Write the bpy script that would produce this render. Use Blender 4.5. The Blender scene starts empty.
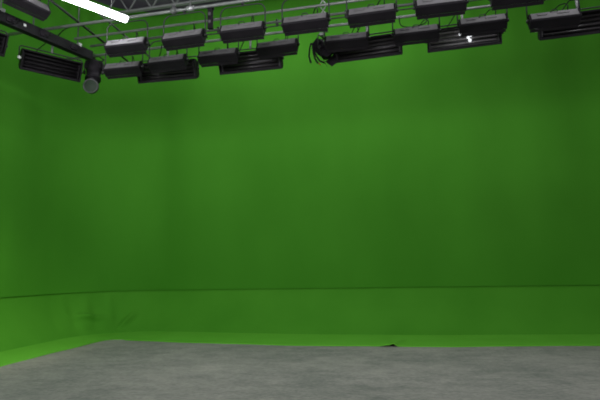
import bpy, bmesh, math, random
from mathutils import Vector, Matrix, Euler
random.seed(7)
scene = bpy.context.scene
col = scene.collection
PI = math.pi

# ------------------------------------------------------------------ materials
def new_mat(name, base, rough=0.6, metal=0.0, spec=0.5):
    m = bpy.data.materials.new(name); m.use_nodes = True
    b = m.node_tree.nodes['Principled BSDF']
    b.inputs['Base Color'].default_value = (*base, 1)
    b.inputs['Roughness'].default_value = rough
    b.inputs['Metallic'].default_value = metal
    b.inputs['Specular IOR Level'].default_value = spec
    return m, b

def noisy(name, c1, c2, scale=4.0, rough=0.6, metal=0.0, spec=0.5, stretch=(1, 1, 1), detail=4, bump=0.0, bscale=None, lo=0.3, hi=0.7):
    m, b = new_mat(name, c1, rough, metal, spec)
    nt = m.node_tree; N = nt.nodes; L = nt.links
    tc = N.new('ShaderNodeTexCoord'); mp = N.new('ShaderNodeMapping')
    mp.inputs['Scale'].default_value = stretch
    nz = N.new('ShaderNodeTexNoise'); nz.inputs['Scale'].default_value = scale; nz.inputs['Detail'].default_value = detail
    rp = N.new('ShaderNodeValToRGB')
    rp.color_ramp.elements[0].position = lo; rp.color_ramp.elements[1].position = hi
    rp.color_ramp.elements[0].color = (*c1, 1); rp.color_ramp.elements[1].color = (*c2, 1)
    L.new(tc.outputs['Object'], mp.inputs['Vector']); L.new(mp.outputs['Vector'], nz.inputs['Vector'])
    L.new(nz.outputs['Fac'], rp.inputs['Fac']); L.new(rp.outputs['Color'], b.inputs['Base Color'])
    if bump:
        n2 = N.new('ShaderNodeTexNoise'); n2.inputs['Scale'].default_value = bscale or scale * 8
        bp = N.new('ShaderNodeBump'); bp.inputs['Strength'].default_value = bump; bp.inputs['Distance'].default_value = 0.02
        L.new(mp.outputs['Vector'], n2.inputs['Vector']); L.new(n2.outputs['Fac'], bp.inputs['Height'])
        L.new(bp.outputs['Normal'], b.inputs['Normal'])
    return m

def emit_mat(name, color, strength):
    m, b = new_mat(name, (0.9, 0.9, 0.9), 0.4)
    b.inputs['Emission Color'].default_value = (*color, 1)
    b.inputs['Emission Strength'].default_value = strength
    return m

M = {}
M['drape'] = noisy('green_drape_cloth', (0.056, 0.245, 0.016), (0.070, 0.285, 0.021), scale=0.55, rough=0.9, spec=0.12, stretch=(1, 1, 0.5), detail=5, bump=0.25, bscale=55)
M['apron'] = noisy('green_cove_cloth', (0.062, 0.265, 0.016), (0.078, 0.305, 0.021), scale=0.7, rough=0.85, spec=0.15, detail=4, bump=0.2, bscale=55)
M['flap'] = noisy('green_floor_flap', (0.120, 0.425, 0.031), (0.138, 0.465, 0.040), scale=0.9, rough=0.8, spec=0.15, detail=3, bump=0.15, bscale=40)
M['wall'] = noisy('painted_block_wall', (0.05, 0.05, 0.055), (0.07, 0.07, 0.075), scale=2, rough=0.9)
M['ceiling'] = noisy('dark_ceiling', (0.18, 0.165, 0.20), (0.24, 0.22, 0.265), scale=1.2, rough=0.9)
M['black'] = noisy('black_housing', (0.010, 0.008, 0.011), (0.015, 0.012, 0.016), scale=6, rough=0.6, spec=0.15)
M['door'] = noisy('black_flap_steel', (0.014, 0.011, 0.015), (0.020, 0.016, 0.021), scale=5, rough=0.6, spec=0.15)
M['greyback'] = noisy('grey_back_panel', (0.13, 0.122, 0.128), (0.19, 0.178, 0.188), scale=5, rough=0.6)
M['ballast'] = noisy('dark_grey_ballast', (0.06, 0.058, 0.062), (0.085, 0.08, 0.086), scale=6, rough=0.55)
M['yoke'] = noisy('black_yoke_tube', (0.016, 0.018, 0.016), (0.024, 0.026, 0.024), scale=5, rough=0.5)
M['pipe'] = noisy('galvanised_pipe', (0.24, 0.24, 0.245), (0.36, 0.36, 0.365), scale=7, rough=0.42, metal=0.35)
M['dullpipe'] = noisy('dull_grey_pipe', (0.10, 0.105, 0.10), (0.16, 0.165, 0.16), scale=7, rough=0.55, metal=0.2)
M['clamp'] = noisy('bright_clamp_metal', (0.42, 0.42, 0.43), (0.6, 0.6, 0.61), scale=9, rough=0.35, metal=0.6)
M['joist'] = noisy('grey_painted_joist', (0.24, 0.235, 0.245), (0.32, 0.315, 0.325), scale=6, rough=0.6)
M['reflector'] = noisy('dim_reflector', (0.050, 0.044, 0.050), (0.070, 0.062, 0.070), scale=5, rough=0.38, metal=0.25)
M['reflector2'] = noisy('bright_reflector', (0.17, 0.16, 0.17), (0.23, 0.22, 0.23), scale=5, rough=0.3, metal=0.3)
M['glass_tube'] = noisy('unlit_tube', (0.20, 0.185, 0.19), (0.24, 0.225, 0.235), scale=3, rough=0.25)
M['darktube'] = noisy('unlit_tube_dark', (0.05, 0.044, 0.048), (0.065, 0.058, 0.062), scale=3, rough=0.3)
M['glint_glow'] = emit_mat('glowing_glint', (0.93, 0.96, 1.0), 0.9)  # glow that stands in for glints reflected off the open face
M['cable'] = noisy('black_cable', (0.010, 0.010, 0.011), (0.016, 0.016, 0.017), scale=20, rough=0.65, spec=0.15)
M['orange'] = noisy('orange_cable', (0.34, 0.14, 0.04), (0.42, 0.18, 0.05), scale=20, rough=0.65, spec=0.15)
M['white'] = noisy('white_cap', (0.6, 0.6, 0.6), (0.75, 0.75, 0.74), scale=8, rough=0.5)
M['lens'], _b = new_mat('fresnel_lens', (0.022, 0.038, 0.022), 0.5, 0, 0.15)
M['painted_reflection'], _b = new_mat('yellow_glint', (0.35, 0.25, 0.05), 0.3)
M['lit'] = emit_mat('lit_fluorescent_diffuser', (0.95, 0.97, 1.0), 24.0)
M['batten'] = noisy('white_batten_steel', (0.5, 0.5, 0.52), (0.6, 0.6, 0.62), scale=5, rough=0.5)

# concrete floor: blotches, sideways scuff streaks, fine grain
def floor_mat():
    m, b = new_mat('worn_concrete', (0.3, 0.3, 0.29), 0.62, 0, 0.35)
    nt = m.node_tree; N = nt.nodes; L = nt.links
    tc = N.new('ShaderNodeTexCoord')
    def noise(scale, st, det=5, rough=0.6):
        mp = N.new('ShaderNodeMapping'); mp.inputs['Scale'].default_value = st
        n = N.new('ShaderNodeTexNoise'); n.inputs['Scale'].default_value = scale; n.inputs['Detail'].default_value = det
        n.inputs['Roughness'].default_value = rough
        L.new(tc.outputs['Object'], mp.inputs['Vector']); L.new(mp.outputs['Vector'], n.inputs['Vector'])
        return n.outputs['Fac']
    big = noise(0.45, (1, 1, 1), 4); streak = noise(2.2, (1, 1.5, 1), 6, 0.7); fine = noise(14, (1, 1.2, 1), 3)
    def mix(a, bb, f):
        x = N.new('ShaderNodeMix'); x.data_type = 'FLOAT'; x.inputs[0].default_value = f
        L.new(a, x.inputs[2]); L.new(bb, x.inputs[3]); return x.outputs[0]
    v = mix(mix(big, streak, 0.5), fine, 0.28)
    rp = N.new('ShaderNodeValToRGB')
    rp.color_ramp.elements[0].position = 0.40; rp.color_ramp.elements[1].position = 0.61
    rp.color_ramp.elements[0].color = (0.19, 0.192, 0.182, 1); rp.color_ramp.elements[1].color = (0.415, 0.382, 0.360, 1)
    L.new(v, rp.inputs['Fac']); L.new(rp.outputs['Color'], b.inputs['Base Color'])
    return m
M['floor'] = floor_mat()

# ------------------------------------------------------------------ mesh helpers
class MB:
    def __init__(s): s.v = []; s.f = []; s.sm = []
    def add(s, vs, fs, smooth=False, mat=None):
        k = len(s.v)
        for p in vs:
            p = Vector(p); s.v.append(mat @ p if mat else p)
        for f in fs: s.f.append([i + k for i in f]); s.sm.append(smooth)
        return s
    def box(s, c, d, mat=None):
        x, y, z = c; a, b, h = d[0] / 2, d[1] / 2, d[2] / 2
        vs = [(x + i * a, y + j * b, z + k * h) for k in (-1, 1) for j in (-1, 1) for i in (-1, 1)]
        fs = [(0, 2, 3, 1), (4, 5, 7, 6), (0, 1, 5, 4), (2, 6, 7, 3), (0, 4, 6, 2), (1, 3, 7, 5)]
        return s.add(vs, fs, False, mat)
    def prism(s, prof, x0, x1, mat=None, caps=True):      # profile in (y, z), extruded along x
        n = len(prof)
        vs = [(x0, y, z) for y, z in prof] + [(x1, y, z) for y, z in prof]
        fs = [(i, (i + 1) % n, n + (i + 1) % n, n + i) for i in range(n)]
        if caps: fs += [tuple(range(n - 1, -1, -1)), tuple(range(n, 2 * n))]
        return s.add(vs, fs, False, mat)
    def tube(s, pts, r, n=8, mat=None):
        pts = [Vector(p) for p in pts]; vs = []; fs = []
        up = None
        for i, p in enumerate(pts):
            t = (pts[min(i + 1, len(pts) - 1)] - pts[max(i - 1, 0)]).normalized()
            if up is None:
                up = t.orthogonal().normalized()
            up = (up - t * up.dot(t)).normalized(); w = t.cross(up)
            for k in range(n):
                a = 2 * PI * k / n
                vs.append(p + (up * math.cos(a) + w * math.sin(a)) * r)
        m = len(pts)
        for i in range(m - 1):
            for k in range(n):
                fs.append((i * n + k, i * n + (k + 1) % n, (i + 1) * n + (k + 1) % n, (i + 1) * n + k))
        s.add(vs, fs, True, mat)
        k = len(s.v) - len(vs)
        s.f.append([k + j for j in range(n - 1, -1, -1)]); s.sm.append(False)
        s.f.append([k + (m - 1) * n + j for j in range(n)]); s.sm.append(False)
        return s
    def lathe(s, prof, n=20, mat=None):                   # profile of (radius, z) about z
        vs = []; fs = []
        for r, z in prof:
            for k in range(n):
                a = 2 * PI * k / n; vs.append((r * math.cos(a), r * math.sin(a), z))
        for i in range(len(prof) - 1):
            for k in range(n):
                fs.append((i * n + k, i * n + (k + 1) % n, (i + 1) * n + (k + 1) % n, (i + 1) * n + k))
        return s.add(vs, fs, True, mat)
    def build(s, name, mat, parent=None, bevel=0.0, recalc=True):
        me = bpy.data.meshes.new(name); me.from_pydata([tuple(p) for p in s.v], [], s.f)
        me.polygons.foreach_set('use_smooth', s.sm)
        if recalc:
            bm = bmesh.new(); bm.from_mesh(me); bmesh.ops.recalc_face_normals(bm, faces=bm.faces); bm.to_mesh(me); bm.free()
        me.materials.append(mat)
        o = bpy.data.objects.new(name, me); col.objects.link(o)
        if parent: o.parent = parent
        if bevel:
            b = o.modifiers.new('bevel', 'BEVEL'); b.width = bevel; b.segments = 2; b.limit_method = 'ANGLE'
        return o

def tag(o, label=None, cat=None, group=None, kind=None):
    if label: o['label'] = label
    if cat: o['category'] = cat
    if group: o['group'] = group
    if kind: o['kind'] = kind
    return o

def empty(name, loc, rz=0.0):
    o = bpy.data.objects.new(name, None); col.objects.link(o)
    o.location = loc; o.rotation_euler = (0, 0, rz); o.empty_display_size = 0.1
    return o

def dup(root, loc, rz):
    r = root.copy(); col.objects.link(r); r.location = loc; r.rotation_euler = (0, 0, rz)
    for ch in list(root.children):
        c = ch.copy(); col.objects.link(c); c.parent = r
        for g in list(ch.children):
            d = g.copy(); col.objects.link(d); d.parent = c
    return r

def child(root, name):
    for c in root.children:
        if c.name.split('.')[0] == name: return c

def arc(c, r, a0, a1, n, plane='xz'):
    out = []
    for i in range(n + 1):
        a = a0 + (a1 - a0) * i / n
        out.append((c[0] + r * math.cos(a), c[1], c[2] + r * math.sin(a)))
    return out

def sst(a, b, x):
    t = max(0.0, min(1.0, (x - a) / (b - a))); return t * t * (3 - 2 * t)

# ------------------------------------------------------------------ the room
XL, YB, CEIL = -9.2, 13.4, 10.0
o = MB().box((-0.4, 3.7, -0.1), (18.4, 20.4, 0.2)).build('floor', M['floor']); tag(o, kind='structure')
o = MB().box((-0.4, 3.7, CEIL + 0.1), (18.4, 20.4, 0.2)).build('ceiling', M['ceiling']); tag(o, kind='structure')
o = MB().box((-0.4, YB + 0.2, CEIL / 2), (18.4, 0.2, CEIL)).build('wall_back', M['wall']); tag(o, kind='structure')
o = MB().box((XL - 0.2, 3.7, CEIL / 2), (0.2, 20.0, CEIL)).build('wall_left', M['wall']); tag(o, kind='structure')
o = MB().box((8.6, 3.7, CEIL / 2), (0.2, 20.0, CEIL)).build('wall_right', M['wall']); tag(o, kind='structure')
o = MB().box((-0.4, -6.3, CEIL / 2), (18.4, 0.2, CEIL)).build('wall_front', M['wall']); tag(o, kind='structure')

# plan path of the green screen: left wall, a wide rounded corner, back wall
RAD = 2.3; S0 = -5.5; X1 = 8.2
LA = (YB - RAD) - S0; LC = RAD * PI / 2; LB = X1 - (XL + RAD)
def path(s):
    """point on the wall line and the normal that looks into the room"""
    if s < LA: return Vector((XL, S0 + s)), Vector((1, 0)), 0
    if s < LA + LC:
        a = PI - (s - LA) / RAD
        return Vector((XL + RAD + RAD * math.cos(a), YB - RAD + RAD * math.sin(a))), Vector((-math.cos(a), -math.sin(a))), 1
    return Vector((XL + RAD + (s - LA - LC), YB)), Vector((0, -1)), 2
def s_of_x(x): return LA + LC + x - XL - RAD
def s_of_y(y): return y - S0
STOT = LA + LC + LB

def lerp_table(tab, x):
    if x <= tab[0][0]: return tab[0][1]
    for (a, u), (b, v) in zip(tab, tab[1:]):
        if x <= b: return u + (v - u) * sst(a, b, x) if False else u + (v - u) * (x - a) / (b - a)
    return tab[-1][1]
# how far the crease and the outer edge of the floor flap lie from the wall line, along the path
FOOT = [(0, .66), (s_of_y(9.2), .64), (s_of_y(10.9), .6), (s_of_x(-6.5), .62), (s_of_x(-4.5), .84), (s_of_x(-2.6), .96), (s_of_x(.2), .92), (s_of_x(4.1), .48), (s_of_x(8), .3)]
EDGE = [(0, 2.0), (s_of_y(7.8), 1.94), (s_of_y(9.1), 1.86), (s_of_y(10.9), 1.80), (s_of_x(-7.4), 2.18), (s_of_x(-6.2), 2.36), (s_of_x(-4.84), 2.52), (s_of_x(-2.45), 2.72), (s_of_x(-.6), 2.66), (s_of_x(.63), 2.58), (s_of_x(3.54), 2.16), (s_of_x(8), 1.9)]
ZS = 1.14

def sheet(name, mat, rows, fn, parent=None, ds=0.07):
    n = int(STOT / ds); vs = []; fs = []
    for i in range(n + 1):
        s = STOT * i / n
        for t in rows: vs.append(fn(s, t))
    m = len(rows)
    for i in range(n):
        for j in range(m - 1):
            fs.append((i * m + j, (i + 1) * m + j, (i + 1) * m + j + 1, i * m + j + 1))
    mb = MB(); mb.add(vs, fs, True)
    return mb.build(name, mat, parent, recalc=False)

# folds that fan down from where the cloth is tied to its top pipe
ties = [STOT * (i + 0.5 + 0.25 * math.sin(i * 2.3)) / 26 for i in range(26)]
def drape_fn(s, t):
    p, nrm, k = path(s)
    z = 1.12 + (9.62 - 1.12) * t
    d = 0.06 + 0.016 * math.sin(s * 1.55 + 0.7 * math.sin(s * .6)) + 0.016 * math.sin(s * 3.3 + 1.1 + t * 0.5)
    low = math.exp(-t * 16)
    d += 0.010 * math.sin(s * 5.3 + 0.6 * t) * (0.25 + 0.75 * t * t)
    for sk in ties:                                    # pulled creases, spreading downwards
        ds = (s - sk)
        if abs(ds) > 2.2: continue
        drop = 1.0 - t
        if drop > 0.75: continue
        ang = ds / (drop * 8.5 + 0.35)
        d += 0.030 * math.exp(-(ang * 1.9) ** 2) * math.cos(ang * 15) * math.exp(-drop * 3.2)
    d = 0.052 + (d - 0.052) * sst(0.0, 0.10, t)
    return (p.x + nrm.x * d, p.y + nrm.y * d, z)
rows = [i / 60 for i in range(61)]
drape = sheet('green_screen_drape', M['drape'], rows, drape_fn)
tag(drape, 'tall green screen cloth hanging round the left and back walls above the dark seam', 'green screen')
n = int(STOT / 0.15)
hem = MB(); hem.tube([Vector(drape_fn(STOT * i / n, 0)) + Vector((0, 0, -0.004)) for i in range(n + 1)], 0.007, 6)
hem.build('hem', M['drape'], drape)

def corner_w(s):
    c = LA + LC * 0.5
    return math.exp(-((s - c) / 1.15) ** 2)
def apron_pt(s, t):
    """t = 0 under the drape seam, t = 1 at the crease on the floor"""
    p, nrm, k = path(s)
    foot = lerp_table(FOOT, s)
    # concave sweep from the wall to the floor
    a = t * PI / 2
    d = 0.022 + (foot - 0.022) * (0.55 * (1 - math.cos(a)) + 0.45 * t)
    z = 0.012 + (ZS - 0.012) * (0.55 * (1 - math.sin(a)) + 0.45 * (1 - t))
    w = corner_w(s); mid = math.sin(PI * t)
    c = LA + LC * 0.5; u = s - c
    bulge = 0
    bulge += 0.04 * w * mid * math.sin(u * 9.0 + 2.2 * t)                       # radiating puckers
    bulge += 0.020 * w * mid * math.sin(u * 19.0 - 3.0 * t) * (1 - t)
    # one long fold lying across the left of the corner, one short diagonal fold to the right
    l1 = (t - (0.50 + 0.10 * (u + 0.55))); bulge += 0.13 * math.exp(-(l1 / 0.055) ** 2) * math.exp(-((u + 0.50) / 0.42) ** 2)
    l2 = (t - (0.70 - 0.62 * (u - 0.55))); bulge += 0.15 * math.exp(-(l2 / 0.075) ** 2) * math.exp(-((u - 0.62) / 0.26) ** 2)
    bulge += 0.006 * mid * math.sin(s * 1.7 + 1.0) + 0.004 * mid * math.sin(s * 4.1 + 2.5 * t)
    bulge *= sst(0.0, 0.12, t)
    d += bulge * 0.8; z += bulge * 0.6
    return (p.x + nrm.x * d, p.y + nrm.y * d, max(z, 0.010))
apron = sheet('green_screen_apron', M['apron'], [i / 34 for i in range(35)], apron_pt)
tag(apron, 'lighter green cloth strip sweeping from the seam down onto the concrete floor', 'green screen')
SG = s_of_x(-0.62)
def flap_pt(s, t):
    p, nrm, k = path(s)
    foot = lerp_table(FOOT, s) - 0.02; edge = lerp_table(EDGE, s)
    edge += 0.015 * math.sin(s * 2.1) + 0.010 * math.sin(s * 5.0)
    if k == 1: edge = min(edge, RAD - 0.06)
    if s < LA + 0.0: edge = edge
    tt = min(t, 1.0)
    d = foot + (edge - foot) * tt
    z = 0.015 + 0.003 * math.sin(s * 1.3) * tt
    z += 0.008 * math.exp(-((t - 0.03) / 0.04) ** 2)                               # ridge of the crease
    up = math.exp(-((s - SG) / 0.11) ** 2) * max(0, tt - 0.45) / 0.55
    z += 0.026 * up
    fold = math.exp(-((s - SG - 0.12 - 0.35 * (1 - tt)) / 0.06) ** 2) * sst(0.3, 0.8, tt)
    z += 0.05 * fold
    if t > 1.0: z -= 0.014                                                        # turned-down edge
    return (p.x + nrm.x * d, p.y + nrm.y * d, z)
flap = sheet('floor_flap', M['flap'], [i / 26 for i in range(27)] + [1.001], flap_pt, apron, ds=0.025)
flap['label'] = 'brighter flat green strip lying on the concrete'

# ------------------------------------------------------------------ lighting grid
ZG = 6.5
def pipe_run(name, a, b, r, mat, label, cat='pipe', group=None, rods=(), rodmat=None):
    a = Vector(a); b = Vector(b)
    o = MB().tube([a, b], r, 10).build(name, mat)
    tag(o, label, cat, group)
    for t in rods:
        p = a.lerp(b, t)
        MB().tube([p, (p.x, p.y, CEIL)], 0.016, 6).build('hanger_rod', rodmat or M['dullpipe'], o)
        MB().lathe([(0.0, -.06), (.05, -.06), (.05, .06), (0, .06)], 10, Matrix.Translation(p) @ Matrix.Rotation(PI / 2, 4, 'Y')).build('pipe_collar', M['clamp'], o)
    return o
YA, YBp, YC, YD = 8.15, 8.66, 9.05, 9.5
GP = 'grey lighting pipes running across the studio'
def rt(x): return (x + 8.3) / 14.6
pipe_run('lighting_pipe', (-8.3, YA, ZG), (6.3, YA, ZG), 0.03, M['pipe'], 'pale horizontal pipe carrying the topmost row of lights', 'pipe', None, [rt(-3.86), rt(-7.3), rt(2.4)])
pipe_run('lighting_pipe', (-6.72, YBp, ZG), (6.3, YBp, ZG), 0.024, M['pipe'], 'pale pipe crossing behind the yokes of the topmost row of lights', 'pipe', None, [rt(5)])
pipe_run('lighting_pipe', (-6.62, YC, ZG), (6.3, YC, ZG), 0.024, M['dullpipe'], 'dull pipe carrying the middle row of lights', 'pipe', None, [rt(5)])
pipe_run('lighting_pipe', (-8.3, YD, ZG), (6.3, YD, ZG), 0.026, M['pipe'], 'pale pipe carrying the wide softlight banks, farthest from the camera', 'pipe', None, [rt(5)])
# depth pipes near the left wall
pipe_run('cross_pipe', (-6.12, 5.0, ZG + .06), (-6.36, 10.1, ZG + .06), 0.024, M['yoke'], 'thin dark pipe at upper left, running back above the cross pipes', 'pipe', None, [0.02])
pipe_run('cross_pipe', (-5.55, 5.0, ZG + .06), (-5.75, 10.1, ZG + .06), 0.02, M['dullpipe'], 'thin grey pipe running back under the lit tube', 'pipe', None, [0.02])

pipe_run('lighting_pipe', (-7.02, 5.9, 7.1), (-6.52, 7.85, 7.1), 0.022, M['dullpipe'], 'short pipe at the top left corner holding the dark light above the raceway bar', 'pipe', None, [0.06, 0.97])
# thick raceway bar along the left wall
A = Vector((-7.86, 5.0, 6.34)); B = Vector((-6.70, 9.19, 6.34)); D = (B - A); LBAR = D.length
rz = math.atan2(D.y, D.x)
bar = empty('lighting_raceway', A, rz)
tag(bar, 'thick black raceway bar running back along the left wall to the corner spotlight', 'lighting bar')
mb = MB().box((LBAR / 2, 0, 0), (LBAR, 0.14, 0.20)); mb.build('channel', M['cable'], bar, 0.008)
for i in range(6):
    x = 0.45 + i * 0.68
    MB().box((x, -0.085, -0.01), (0.16, 0.05, 0.11)).build('outlet_box', M['door'], bar, 0.006)
    MB().tube([(x, -0.11, -.02), (x + .02, -.16, -.06), (x + .08, -.17, -.02), (x + .13, -.12, .04), (x + .16, -.03, .10)], 0.011, 6).build('pigtail_cable', M['cable'], bar)
for x in (0.9, 2.35, 4.0):
    MB().box((x, 0, 0.11), (0.07, 0.18, 0.06)).build('bracket', M['clamp'], bar, 0.005)
    MB().tube([(x, 0, .13), (x, 0, CEIL - 6.36)], 0.014, 6).build('hanger_rod', M['dullpipe'], bar)
MB().box((2.78, -.068, .01), (.05, .02, .05)).build('indicator', M['white'], bar, 0.004)
# short dark return bar that closes the grid corner
ret = empty('lighting_raceway', (-6.98, 9.86, 6.33), 0.0)
tag(ret, 'short black bar crossing the grid corner just above the corner spotlight', 'lighting bar')
MB().box((0.5, 0, 0), (1.0, 0.12, 0.14)).build('channel', M['black'], ret, 0.008)
for x in (0.25, 0.75):
    MB().box((x, -.075, 0), (0.14, 0.04, 0.10)).build('outlet_box', M['door'], ret, 0.006)

# ------------------------------------------------------------------ fixtures
def yoke_pts(w, top, bottom, r=0.10):
    h = w / 2
    pts = [(-h, 0, bottom), (-h, 0, (bottom + top) / 2)]
    pts += arc((-h + r, 0, top - r), r, PI, PI / 2, 5)
    pts += arc((h - r, 0, top - r), r, PI / 2, 0, 5)
    pts += [(h, 0, (bottom + top) / 2), (h, 0, bottom)]
    return pts

def hook_clamp(root, z_to):
    mb = MB()
    ring = [(0, 0.046 * math.cos(a), 0.046 * math.sin(a)) for a in [math.radians(d) for d in range(-80, 200, 28)]]
    mb.tube(ring, 0.014, 6)
    mb.box((0, 0.0, -0.055), (0.05, 0.05, 0.03))
    mb.tube([(0, 0, -0.05), (0, 0, z_to)], 0.012, 6)
    return mb.build('hook_clamp', M['yoke'], root)

# --- cyclorama light: box seen from behind, grey back, dark underside, aimed at the wall
WF = 0.80
def make_cyc():
    root = empty('cyclorama_light', (0, 0, 0))
    hook_clamp(root, -0.10)
    MB().tube(yoke_pts(WF + 0.05, -0.085, -0.565, .14), 0.0125, 8).build('yoke', M['yoke'], root)
    hp = [(-.085, -.085), (-.065, -.105), (.03, -.12), (.085, -.125), (.085, .115), (.03, .11), (-.06, .10), (-.085, .08)]
    body = MB().prism(hp, -WF / 2, WF / 2).build('housing', M['black'], root, 0.008)
    body.location = (0, 0, -0.565); body.rotation_euler = (math.radians(-30), 0, 0)
    MB().box((0, -.089, 0), (WF - .04, .010, .160)).build('back_panel', M['greyback'], body, 0.004)
    for bx, bw in ((-.20, .16), (.14, .20)):
        MB().box((bx, -.100, .02), (bw, .018, .06)).build('ballast_cover', M['greyback'], body, 0.006)
    MB().tube([(-.06, -.09, .05), (-.04, -.135, .065), (.04, -.135, .065), (.06, -.09, .05)], .008, 6).build('handle', M['yoke'], body)
    ep = [(y * 1.06, z * 1.05) for y, z in hp]
    for sgn in (-1, 1):
        MB().prism(ep, sgn * WF / 2 - .008, sgn * WF / 2 + .008).build('end_cap', M['door'], body, 0.003)
        MB().lathe([(0, 0), (.032, 0), (.036, .012), (.03, .035), (0, .038)], 12,
                   Matrix.Translation((sgn * (WF / 2 + .012), 0, 0)) @ Matrix.Rotation(sgn * PI / 2, 4, 'Y')).build('tilt_knob', M['yoke'], body)
    lo = Matrix.Translation((0, .085, -.125)) @ Matrix.Rotation(math.radians(-4), 4, 'X')
    MB().box((0, .03, 0), (WF - .02, .06, .006), lo).build('barn_door', M['door'], body)
    hi = Matrix.Translation((0, .085, .115)) @ Matrix.Rotation(math.radians(15), 4, 'X')
    MB().box((0, .035, 0), (WF - .02, .07, .006), hi).build('barn_door', M['door'], body)
    MB().tube([(.22, -.09, .06), (.23, -.14, .12), (.20, -.14, .20), (.15, -.06, .30), (.10, .06, .37), (.06, .18, .41)], .009, 6).build('power_cable', M['cable'], body)
    return root

cyc = make_cyc(); cyc_used = [False]
def place_cyc(x, y, dz=0.0, rz=0.0, tilt=-30, label='', group=None):
    r = cyc if not cyc_used[0] else dup(cyc, (0, 0, 0), 0)
    cyc_used[0] = True
    r.location = (x, y, ZG + dz); r.rotation_euler = (0, 0, rz)
    h = child(r, 'housing'); h.rotation_euler = (math.radians(tilt), 0, 0)
    tag(r, label, 'studio light', group)
    return r
GF = 'topmost row of grey-backed studio lights'
GM = 'middle row of grey-backed studio lights'
top = [(-5.17, 'grey-backed studio light on the topmost row, leftmost one, right under the lit tube'),
       (-3.98, 'grey-backed studio light on the topmost row, second from the left, full yoke visible'),
       (-2.83, 'grey-backed studio light on the topmost row, third from the left, yoke touching the frame top'),
       (-1.66, 'grey-backed studio light on the topmost row, just left of the pale scissor hanger'),
       (-0.50, 'grey-backed studio light on the topmost row, just right of the pale scissor hanger'),
       (0.64, 'grey-backed studio light on the topmost row, left of the thick drooping black cable'),
       (1.84, 'grey-backed studio light at the frame top, right of the thick drooping black cable'),
       (3.00, 'grey-backed studio light barely showing at the top right corner of the frame')]
for i, (x, lab) in enumerate(top):
    place_cyc(x, YA, 0, math.radians([2, -1, 1, 0, -1, 1, 0, 0][i]), [-31, -29, -30, -32, -29, -28, -30, -30][i], lab, GF)
mid = [(-5.80, -.03, 'grey-backed studio light on the middle row, leftmost, just right of the corner spotlight'),
       (-4.78, 0.0, 'grey-backed studio light on the middle row, above the leftmost wide softlight bank'),
       (-3.66, 0.0, 'grey-backed studio light on the middle row, above the left end of second wide bank'),
       (-2.42, 0.04, 'grey-backed studio light on the middle row, above the right end of second wide bank'),
       (-1.05, 0.0, 'grey-backed studio light on the middle row, directly right of the barn-door spotlight'),
       (0.25, -.02, 'grey-backed studio light on the middle row, left of the shiny softlight bank with white glints'),
       (1.42, .02, 'grey-backed studio light on the middle row, above the shiny softlight bank with white glints'),
       (2.60, -.05, 'grey-backed studio light on the middle row, rightmost, above the right end softlight bank')]
for i, (x, dz, lab) in enumerate(mid):
    r = place_cyc(x, YC, 0, math.radians([3, 0, 1, -2, 1, 0, -1, 0][i]), -30, lab, GM)
    h = child(r, 'housing'); h.location.z += dz
place_cyc(-6.66, 7.24, 0.60, math.radians(74), -28, 'dark studio light hanging at the top left corner of the frame, above the raceway bar', None)

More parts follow.
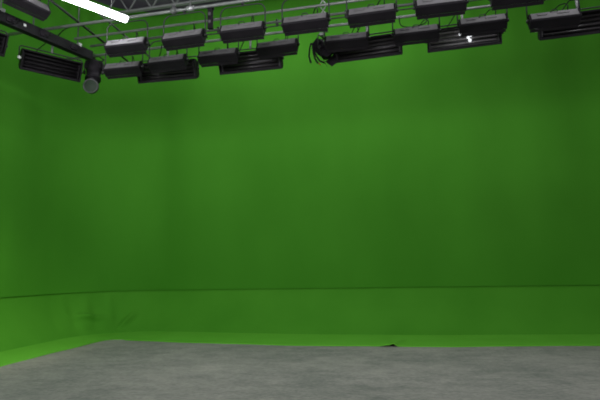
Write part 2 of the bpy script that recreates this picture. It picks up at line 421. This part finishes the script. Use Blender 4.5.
# --- softlight bank: wide open-faced fixture turned to the studio floor
WB = 1.34
def make_bank(tubemat, reflmat, glints=False, WB=1.34):
    root = empty('softlight_bank', (0, 0, 0))
    hook_clamp(root, -0.08)
    MB().tube([(0, 0, -.03), (0, 0, -.29)], .024, 10).build('drop_stub', M['pipe'], root)
    MB().tube(yoke_pts(WB + .06, -.285, -.56, .05), .014, 8).build('yoke', M['yoke'], root)
    hp = [(-.09, -.20), (-.09, .20), (.03, .19), (.10, .13), (.10, -.13), (.03, -.19)]
    body = MB()
    outer = hp; n = len(hp)
    # a trough: open at the front
    x0, x1 = -WB / 2, WB / 2
    vs = [(x0, y, z) for y, z in hp] + [(x1, y, z) for y, z in hp]
    fs = [(i, i + 1, n + i + 1, n + i) for i in range(1, n - 1)] + [(n - 1, 0, n, 2 * n - 1)]
    fs += [tuple(range(n)), tuple(range(n, 2 * n))]
    body.add(vs, fs)
    body = body.build('housing', M['black'], root)
    sol = body.modifiers.new('shell', 'SOLIDIFY'); sol.thickness = 0.008; sol.offset = 0
    body.location = (0, 0, -.56)
    body.rotation_euler = (math.radians(24), 0, 0)
    # reflector
    rp = [(-.07, -.175), (-.02, -.17), (.05, -.12), (.06, 0), (.05, .12), (-.02, .17), (-.07, .175)]
    rv = [(x0 + .03, y, z) for y, z in rp] + [(x1 - .03, y, z) for y, z in rp]; k = len(rp)
    MB().add(rv, [(i, i + 1, k + i + 1, k + i) for i in range(k - 1)], True).build('reflector', reflmat, body)
    for zz in (-.115, -.04, .04, .115):
        t = MB().tube([(x0 + .06, -.02, zz), (x1 - .06, -.02, zz)], .019, 8).build('tube', tubemat, body)
    for sgn in (-1, 1):
        MB().box((sgn * (WB / 2 - .045), -.02, 0), (.035, .06, .30)).build('lamp_holder', M['ballast'], body, 0.004)
        MB().lathe([(0, 0), (.034, 0), (.038, .014), (.03, .04), (0, .042)], 12,
                   Matrix.Translation((sgn * (WB / 2 + .006), 0, 0)) @ Matrix.Rotation(sgn * PI / 2, 4, 'Y')).build('tilt_knob', M['yoke'], body)
    f = MB()
    f.box((0, -.095, -.195), (WB + .01, .022, .030)); f.box((0, -.095, .195), (WB + .01, .022, .030))
    f.box((-WB / 2 + .01, -.095, 0), (.03, .022, .40)); f.box((WB / 2 - .01, -.095, 0), (.03, .022, .40))
    f.build('front_frame', M['door'], body, 0.004)
    lo = Matrix.Translation((0, -.10, -.205)) @ Matrix.Rotation(math.radians(80), 4, 'X')
    MB().box((0, .02, 0), (WB - .02, .05, .005), lo).build('barn_door', M['black'], body)
    MB().tube([(-.3, .10, .05), (-.31, .17, .10), (-.26, .20, .25), (-.15, .16, .40), (-.05, .05, .55)], .010, 6).build('power_cable', M['cable'], body)
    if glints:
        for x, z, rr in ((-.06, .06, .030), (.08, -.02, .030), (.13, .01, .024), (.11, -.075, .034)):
            MB().lathe([(0, -rr), (rr * .7, -rr * .7), (rr, 0), (rr * .7, rr * .7), (0, rr)], 14, Matrix.Translation((x, -.075, z))).build('glint_bead', M['glint_glow'], body)  # glowing beads painted in as reflected glints, not working lamps
    return root

def place_bank(r, x, y, rz, tilt, label, group, dz=0.0):
    r.location = (x, y, ZG + dz); r.rotation_euler = (0, 0, rz)
    child(r, 'housing').rotation_euler = (math.radians(tilt), 0, 0)
    tag(r, label, 'studio light', group); return r
GB = 'wide softlight banks on the farthest pipe'
bank = make_bank(M['darktube'], M['reflector'])
place_bank(bank, -5.02, YD, math.radians(3), 26, 'wide black softlight bank facing the camera, leftmost on the farthest pipe', GB)
place_bank(dup(bank, (0, 0, 0), 0), -3.13, YD, math.radians(1), 24, 'wide black softlight bank facing the camera, under two grey-backed lights near the middle left', GB)
b7 = place_bank(dup(bank, (0, 0, 0), 0), -0.69, YD, math.radians(-3), 24, 'wide black softlight bank facing the camera, touching the barn-door spotlight', GB)
MB().box((-.50, -.075, .05), (.07, .02, .025)).build('reflection_patch', M['painted_reflection'], child(b7, 'housing'), 0.003)  # yellow patch painted in for a reflection on the bank
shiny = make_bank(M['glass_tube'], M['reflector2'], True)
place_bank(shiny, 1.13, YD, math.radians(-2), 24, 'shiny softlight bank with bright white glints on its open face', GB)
b12 = place_bank(dup(bank, (0, 0, 0), 0), 3.14, YD, math.radians(-2), 24, 'wide black softlight bank cut by the right frame edge, white cap on its left end', GB)
MB().lathe([(0, 0), (.035, 0), (.035, .05), (0, .055)], 12, Matrix.Translation((-WB / 2 - .03, -.06, -.02)) @ Matrix.Rotation(-PI / 2, 4, 'Y')).build('white_cap', M['white'], child(b12, 'housing'))
GL = 'black softlight banks under the left raceway bar'
M['soot'] = noisy('soot_black', (0.006, 0.005, 0.006), (0.010, 0.008, 0.010), scale=6, rough=0.7, spec=0.2)
lbank = make_bank(M['soot'], M['soot'], False, 1.16)
for ch in child(lbank, 'housing').children:
    if ch.name.split('.')[0] in ('front_frame', 'lamp_holder'): ch.data.materials[0] = M['soot']
l2 = place_bank(lbank, -7.20, 8.60, math.radians(54), 24, 'black softlight bank hanging slanted under the left raceway bar, whole body visible', GL, 0.0)
MB().lathe([(0, 0), (.034, 0), (.034, .04), (0, .045)], 12, Matrix.Translation((-WB / 2 + .04, -.115, .02)) @ Matrix.Rotation(PI / 2, 4, 'X')).build('white_cap', M['white'], child(l2, 'housing'))
place_bank(dup(lbank, (0, 0, 0), 0), -7.62, 7.02, math.radians(64), 24, 'black softlight bank cut off by the left frame edge', GL, -.02)

# --- spotlights
def make_spot(loc, rz, tilt, drop, label, lensmat, sc=1.3):
    root = empty('spotlight', loc, rz); tag(root, label, 'spotlight')
    hook_clamp(root, -drop + .20)
    MB().tube(yoke_pts(.40, -drop + .25, -drop, .06), .013, 8).build('yoke', M['yoke'], root)
    prof = [(0, .22), (.10, .21), (.125, .17), (.125, .02), (.115, 0), (.115, -.09), (.13, -.10), (.13, -.15), (.105, -.15)]
    body = MB().lathe(prof, 20); body.box((0, .0, .12), (.27, .16, .14)); body.box((0, .10, .06), (.14, .06, .18))
    body = body.build('housing', M['black'], root); body.location = (0, 0, -drop); body.rotation_euler = (math.radians(tilt), 0, 0)
    MB().lathe([(0, -.165), (.06, -.160), (.105, -.145), (.105, -.135), (0, -.135)], 20).build('lens', lensmat, body)
    for sgn in (-1, 1):
        MB().lathe([(0, 0), (.03, 0), (.034, .012), (.028, .032), (0, .034)], 10,
                   Matrix.Translation((sgn * .135, 0, 0)) @ Matrix.Rotation(sgn * PI / 2, 4, 'Y')).build('tilt_knob', M['yoke'], body)
    body.scale = (sc, sc, sc)
    return root, body
s1, b1 = make_spot((-6.84, 9.5, 6.5), math.radians(20), -12, .40, 'small black spotlight hanging at the grid corner with a round lens below', M['lens'])
fr = MB(); fr.tube([(.135 * math.cos(a), .135 * math.sin(a), -.30 + .135 * 0) for a in [2 * PI * i / 20 for i in range(21)]], .016, 6)
fr.tube([(-.13, 0, -.15), (-.13, 0, -.30)], .01, 6); fr.tube([(.13, 0, -.15), (.13, 0, -.30)], .01, 6)
s1r = MB()
s1r.lathe([(.11, -.14), (.10, -.20)], 18)
s1r.build('snoot', M['black'], b1)
# round lens assembly that faces the room below the body
rl = MB().lathe([(0, .02), (.10, .02), (.125, .0), (.125, -.06), (.11, -.075), (.105, -.05), (0, -.045)], 22).build('lens_ring', M['ballast'], b1)
rl.location = (0, -.03, -.30); rl.rotation_euler = (math.radians(-70), 0, 0)
MB().lathe([(0, -.06), (.06, -.057), (.105, -.05)], 22, Matrix.Translation((0, -.03, -.30)) @ Matrix.Rotation(math.radians(-70), 4, 'X')).build('lens', M['lens'], b1)
MB().tube([(.05, .05, .2), (.12, .1, .34), (.02, .12, .42), (-.08, .05, .36), (-.04, .0, .22)], .012, 6).build('power_cable', M['cable'], b1)

s2, b2 = make_spot((-1.56, 9.36, 6.42), math.radians(70), -40, .47, 'black barn-door spotlight with cables dangling, below the pale scissor hanger', M['lens'], 1.05)
for k in range(4):
    mt = Matrix.Rotation(k * PI / 2 + .3, 4, 'Z') @ Matrix.Translation((0, .125, -.15)) @ Matrix.Rotation(math.radians(12), 4, 'X')
    MB().add([(-.11, 0, 0), (.11, 0, 0), (.08, 0, -.17), (-.08, 0, -.17), (-.11, .006, 0), (.11, .006, 0), (.08, .006, -.17), (-.08, .006, -.17)],
             [(0, 1, 2, 3), (7, 6, 5, 4), (0, 4, 5, 1), (2, 6, 7, 3), (1, 5, 6, 2), (0, 3, 7, 4)], False, mt).build('barn_door', M['black'], b2)
# cables that hang from the back of the spotlight
rear = b2
for pts, m in (([(.02, .02, .20), (.02, .10, .26), (.02, .17, .16), (.0, .23, .02), (-.02, .25, -.12)], 'cable'),
               ([(-.02, .0, .20), (-.04, .08, .29), (-.06, .16, .22), (-.08, .27, .10), (-.06, .33, -.02)], 'cable'),
               ([(.04, .0, .20), (.07, .10, .24), (.08, .20, .14), (.08, .26, .0), (.07, .24, -.12)], 'orange'),
               ([(.0, .03, .18), (-.01, .12, .22), (-.03, .16, .06), (-.03, .19, -.12), (-.01, .16, -.22)], 'cable')):
    MB().tube(pts, .017 if m == 'cable' else .012, 6).build('dangling_cable', M[m], b2)

# pale scissor hanger above that spotlight
hg = empty('scissor_hanger', (-1.50, 9.12, 6.30)); tag(hg, 'pale metal scissor hanger with bright clamps beside the barn-door spotlight', 'hanger')
m = MB()
for k in range(6):
    z0 = .02 + k * .22; z1 = z0 + .22
    m.tube([(-.07, 0, z0), (.07, 0, z1)], .011, 6); m.tube([(.07, .02, z0), (-.07, .02, z1)], .011, 6)
m.build('lattice', M['clamp'], hg)
m = MB().box((0, 0, .0), (.16, .10, .05)); m.box((.05, -.02, -.07), (.07, .07, .09)); m.box((-.04, -.02, -.15), (.08, .06, .06)); m.box((.06, -.03, .11), (.06, .05, .06))
m.build('clamp', M['clamp'], hg, .008)
MB().box((0, .01, 1.40), (.24, .10, .06)).build('top_carriage', M['ballast'], hg, .006)
MB().tube([(0, .01, 1.42), (0, .01, CEIL - 6.30)], .014, 6).build('suspension_rod', M['dullpipe'], hg)

# cables and drops on the grid
def cable(name, pts, r, label, mat='cable'):
    a = [Vector(p) for p in pts]; out = []
    for i in range(len(a) - 1):                              # Catmull-Rom
        p0 = a[max(i - 1, 0)]; p1 = a[i]; p2 = a[i + 1]; p3 = a[min(i + 2, len(a) - 1)]
        for k in range(6):
            t = k / 6
            out.append(0.5 * ((2 * p1) + (p2 - p0) * t + (2 * p0 - 5 * p1 + 4 * p2 - p3) * t * t + (3 * p1 - p0 - 3 * p2 + p3) * t ** 3))
    out.append(a[-1])
    return tag(MB().tube(out, r, 8).build(name, M[mat], None), label, 'cable')
dp = empty('drop_box', (-3.48, YA + .05, ZG)); tag(dp, 'black vertical outlet drop between the second and third lights of the topmost row', 'outlet box')
MB().box((0, 0, -.23), (.09, .07, .40)).build('box', M['black'], dp, .006)
MB().box((0, 0, .0), (.12, .10, .08)).build('bracket', M['door'], dp, .006)
for z in (-.15, -.30): MB().box((0, -.04, z), (.05, .02, .06)).build('outlet', M['ballast'], dp, .003)
cable('drooping_cable', [(.72, 8.1, 6.56), (1.0, 8.08, 6.36), (1.35, 8.08, 6.24), (1.62, 8.1, 6.16)], .034, 'thick black cable drooping between two lights at the frame top')
cable('looped_cable', [(-7.2, 8.66, 6.55), (-6.9, 8.6, 6.72), (-6.55, 8.6, 6.74), (-6.30, 8.55, 6.61)], .012, 'thin black cable arched over the pipes at upper left')
cable('looped_cable', [(-.05, 9.5, 6.55), (-.02, 9.44, 6.3), (.2, 9.44, 6.24), (.45, 9.44, 6.3), (.5, 9.5, 6.55)], .010, 'thin black cable sagging left of the shiny softlight bank')
# a small pipe connector
cn = empty('pipe_connector', (-4.2, YA, ZG)); tag(cn, 'small metal connector on the topmost pipe above the second light', 'clamp')
MB().lathe([(0, -.05), (.055, -.05), (.06, 0), (.055, .05), (0, .05)], 12, Matrix.Rotation(PI / 2, 4, 'Y')).build('sleeve', M['dullpipe'], cn)
MB().box((0, 0, .07), (.07, .05, .07)).build('bolt_block', M['ballast'], cn, .006)

# ------------------------------------------------------------------ lit tube and ceiling joists
P0 = Vector((-5.96, 6.36, 6.3)); P1 = Vector((-5.05, 7.92, 6.3)); D = P1 - P0; LT = D.length
bt = empty('fluorescent_batten', P0, math.atan2(D.y, D.x)); tag(bt, 'brightly lit long white fluorescent tube light at upper left', 'ceiling light')
MB().box((LT / 2, 0, .068), (LT + .02, .10, .045)).build('batten_body', M['batten'], bt, .008)
pr = [(.082 * math.cos(a), .05 + .082 * math.sin(a)) for a in [PI + PI * i / 12 for i in range(13)]]
MB().prism(pr, 0, LT).build('diffuser', M['lit'], bt)
for x in (0, LT): MB().prism([(y * 1.04, z) for y, z in pr], x - .006, x + .006).build('end_cap', M['batten'], bt)
for x in (.35, LT - .3): MB().tube([(x, 0, .09), (x, 0, CEIL - 6.33)], .006, 6).build('suspension_wire', M['dullpipe'], bt)

def joist(y, label):
    z0, z1 = 9.33, 9.93
    j = empty('roof_joist', (-8.9, y, z0)); tag(j, label, 'roof joist')
    for z in (0, z1 - z0):
        m = MB(); m.box((8.6, -.03, z), (17.2, .035, .06)); m.box((8.6, .03, z), (17.2, .035, .06)); m.build('chord', M['joist'], j)
    m = MB(); x = .20; k = 0
    while x < 17.0:
        m.tube([(x, 0, 0), (x + .38, 0, z1 - z0)], .022, 6); m.tube([(x + .38, 0, z1 - z0), (x + .76, 0, 0)], .022, 6); x += .76
    m.build('web_bars', M['joist'], j)
joist(12.55, 'pale open-web roof joist crossing the dark ceiling beyond the lit tube')

# ------------------------------------------------------------------ unseen fill lamps, added to brighten cloth and floor
def area(loc, size, sy, power, rot=(0, 0, 0), color=(.96, .98, 1.0), spread=PI):
    l = bpy.data.lights.new('fill_lamp', 'AREA'); l.shape = 'RECTANGLE'; l.size = size; l.size_y = sy
    l.energy = power; l.color = color; l.spread = spread
    o = bpy.data.objects.new('fill_lamp', l); o.location = loc; o.rotation_euler = rot; col.objects.link(o)
    return o
for x, ti, pw in ((-5.6, 99, 138), (-2.0, 92, 118), (2.4, 84, 38)):
    for y in (-1.5, 2.2):
        area((x, y, 5.2), 3.4, 2.6, pw, (math.radians(ti), 0, math.radians(8 if x < -4 else 0)))  # unseen fill, added in mid-air to light the cloth
area((-6.2, 9.9, 8.6), 2.6, 1.2, 24, (math.radians(40), 0, math.radians(38)))  # unseen fill added for the top of the left corner
area((-2.2, 11.0, 8.8), 7.0, .7, 105, (math.radians(16), 0, 0))  # unseen strip added to brighten the upper wall and flap
sp = bpy.data.lights.new('warm_fill_spot', 'SPOT')  # unseen warm spot added to brighten the left cove
area((3.6, 5.5, 9.2), 2.5, 2.5, 240)  # unseen fill added over the right side of the floor
sp.energy = 1100; sp.spot_size = math.radians(36); sp.spot_blend = 1.0; sp.shadow_soft_size = .3; sp.color = (1.0, .93, .75)
so = bpy.data.objects.new('warm_fill_spot', sp); col.objects.link(so); so.location = (-3.0, 3.2, 5.6)
so.rotation_euler = (Vector((-8.9, 8.8, 0.5)) - so.location).to_track_quat('-Z', 'Y').to_euler()

w = bpy.data.worlds.new('world'); scene.world = w; w.use_nodes = True
w.node_tree.nodes['Background'].inputs['Color'].default_value = (.5, .52, .55, 1)
w.node_tree.nodes['Background'].inputs['Strength'].default_value = 0.05

# ------------------------------------------------------------------ camera
F, H = 500.0, 1.6
pitch = math.atan(70 / F); yaw = math.atan(113 / F * math.cos(pitch)); roll = math.radians(1.12)
f = Vector((-math.sin(yaw) * math.cos(pitch), math.cos(yaw) * math.cos(pitch), math.sin(pitch)))
r0 = Vector((math.cos(yaw), math.sin(yaw), 0)); u0 = r0.cross(f)
r = r0 * math.cos(roll) - u0 * math.sin(roll); u = r0 * math.sin(roll) + u0 * math.cos(roll)
cam = bpy.data.cameras.new('camera'); cam.sensor_width = 36; cam.lens = F / 600 * 36
cam.dof.use_dof = True; cam.dof.focus_distance = 4.5; cam.dof.aperture_fstop = 1.6
co = bpy.data.objects.new('camera', cam); col.objects.link(co)
co.matrix_world = Matrix(((r.x, u.x, -f.x, 0), (r.y, u.y, -f.y, 0), (r.z, u.z, -f.z, H), (0, 0, 0, 1)))
scene.camera = co
scene.view_settings.view_transform = 'Standard'
scene.view_settings.look = 'None'
scene.view_settings.exposure = 0.0
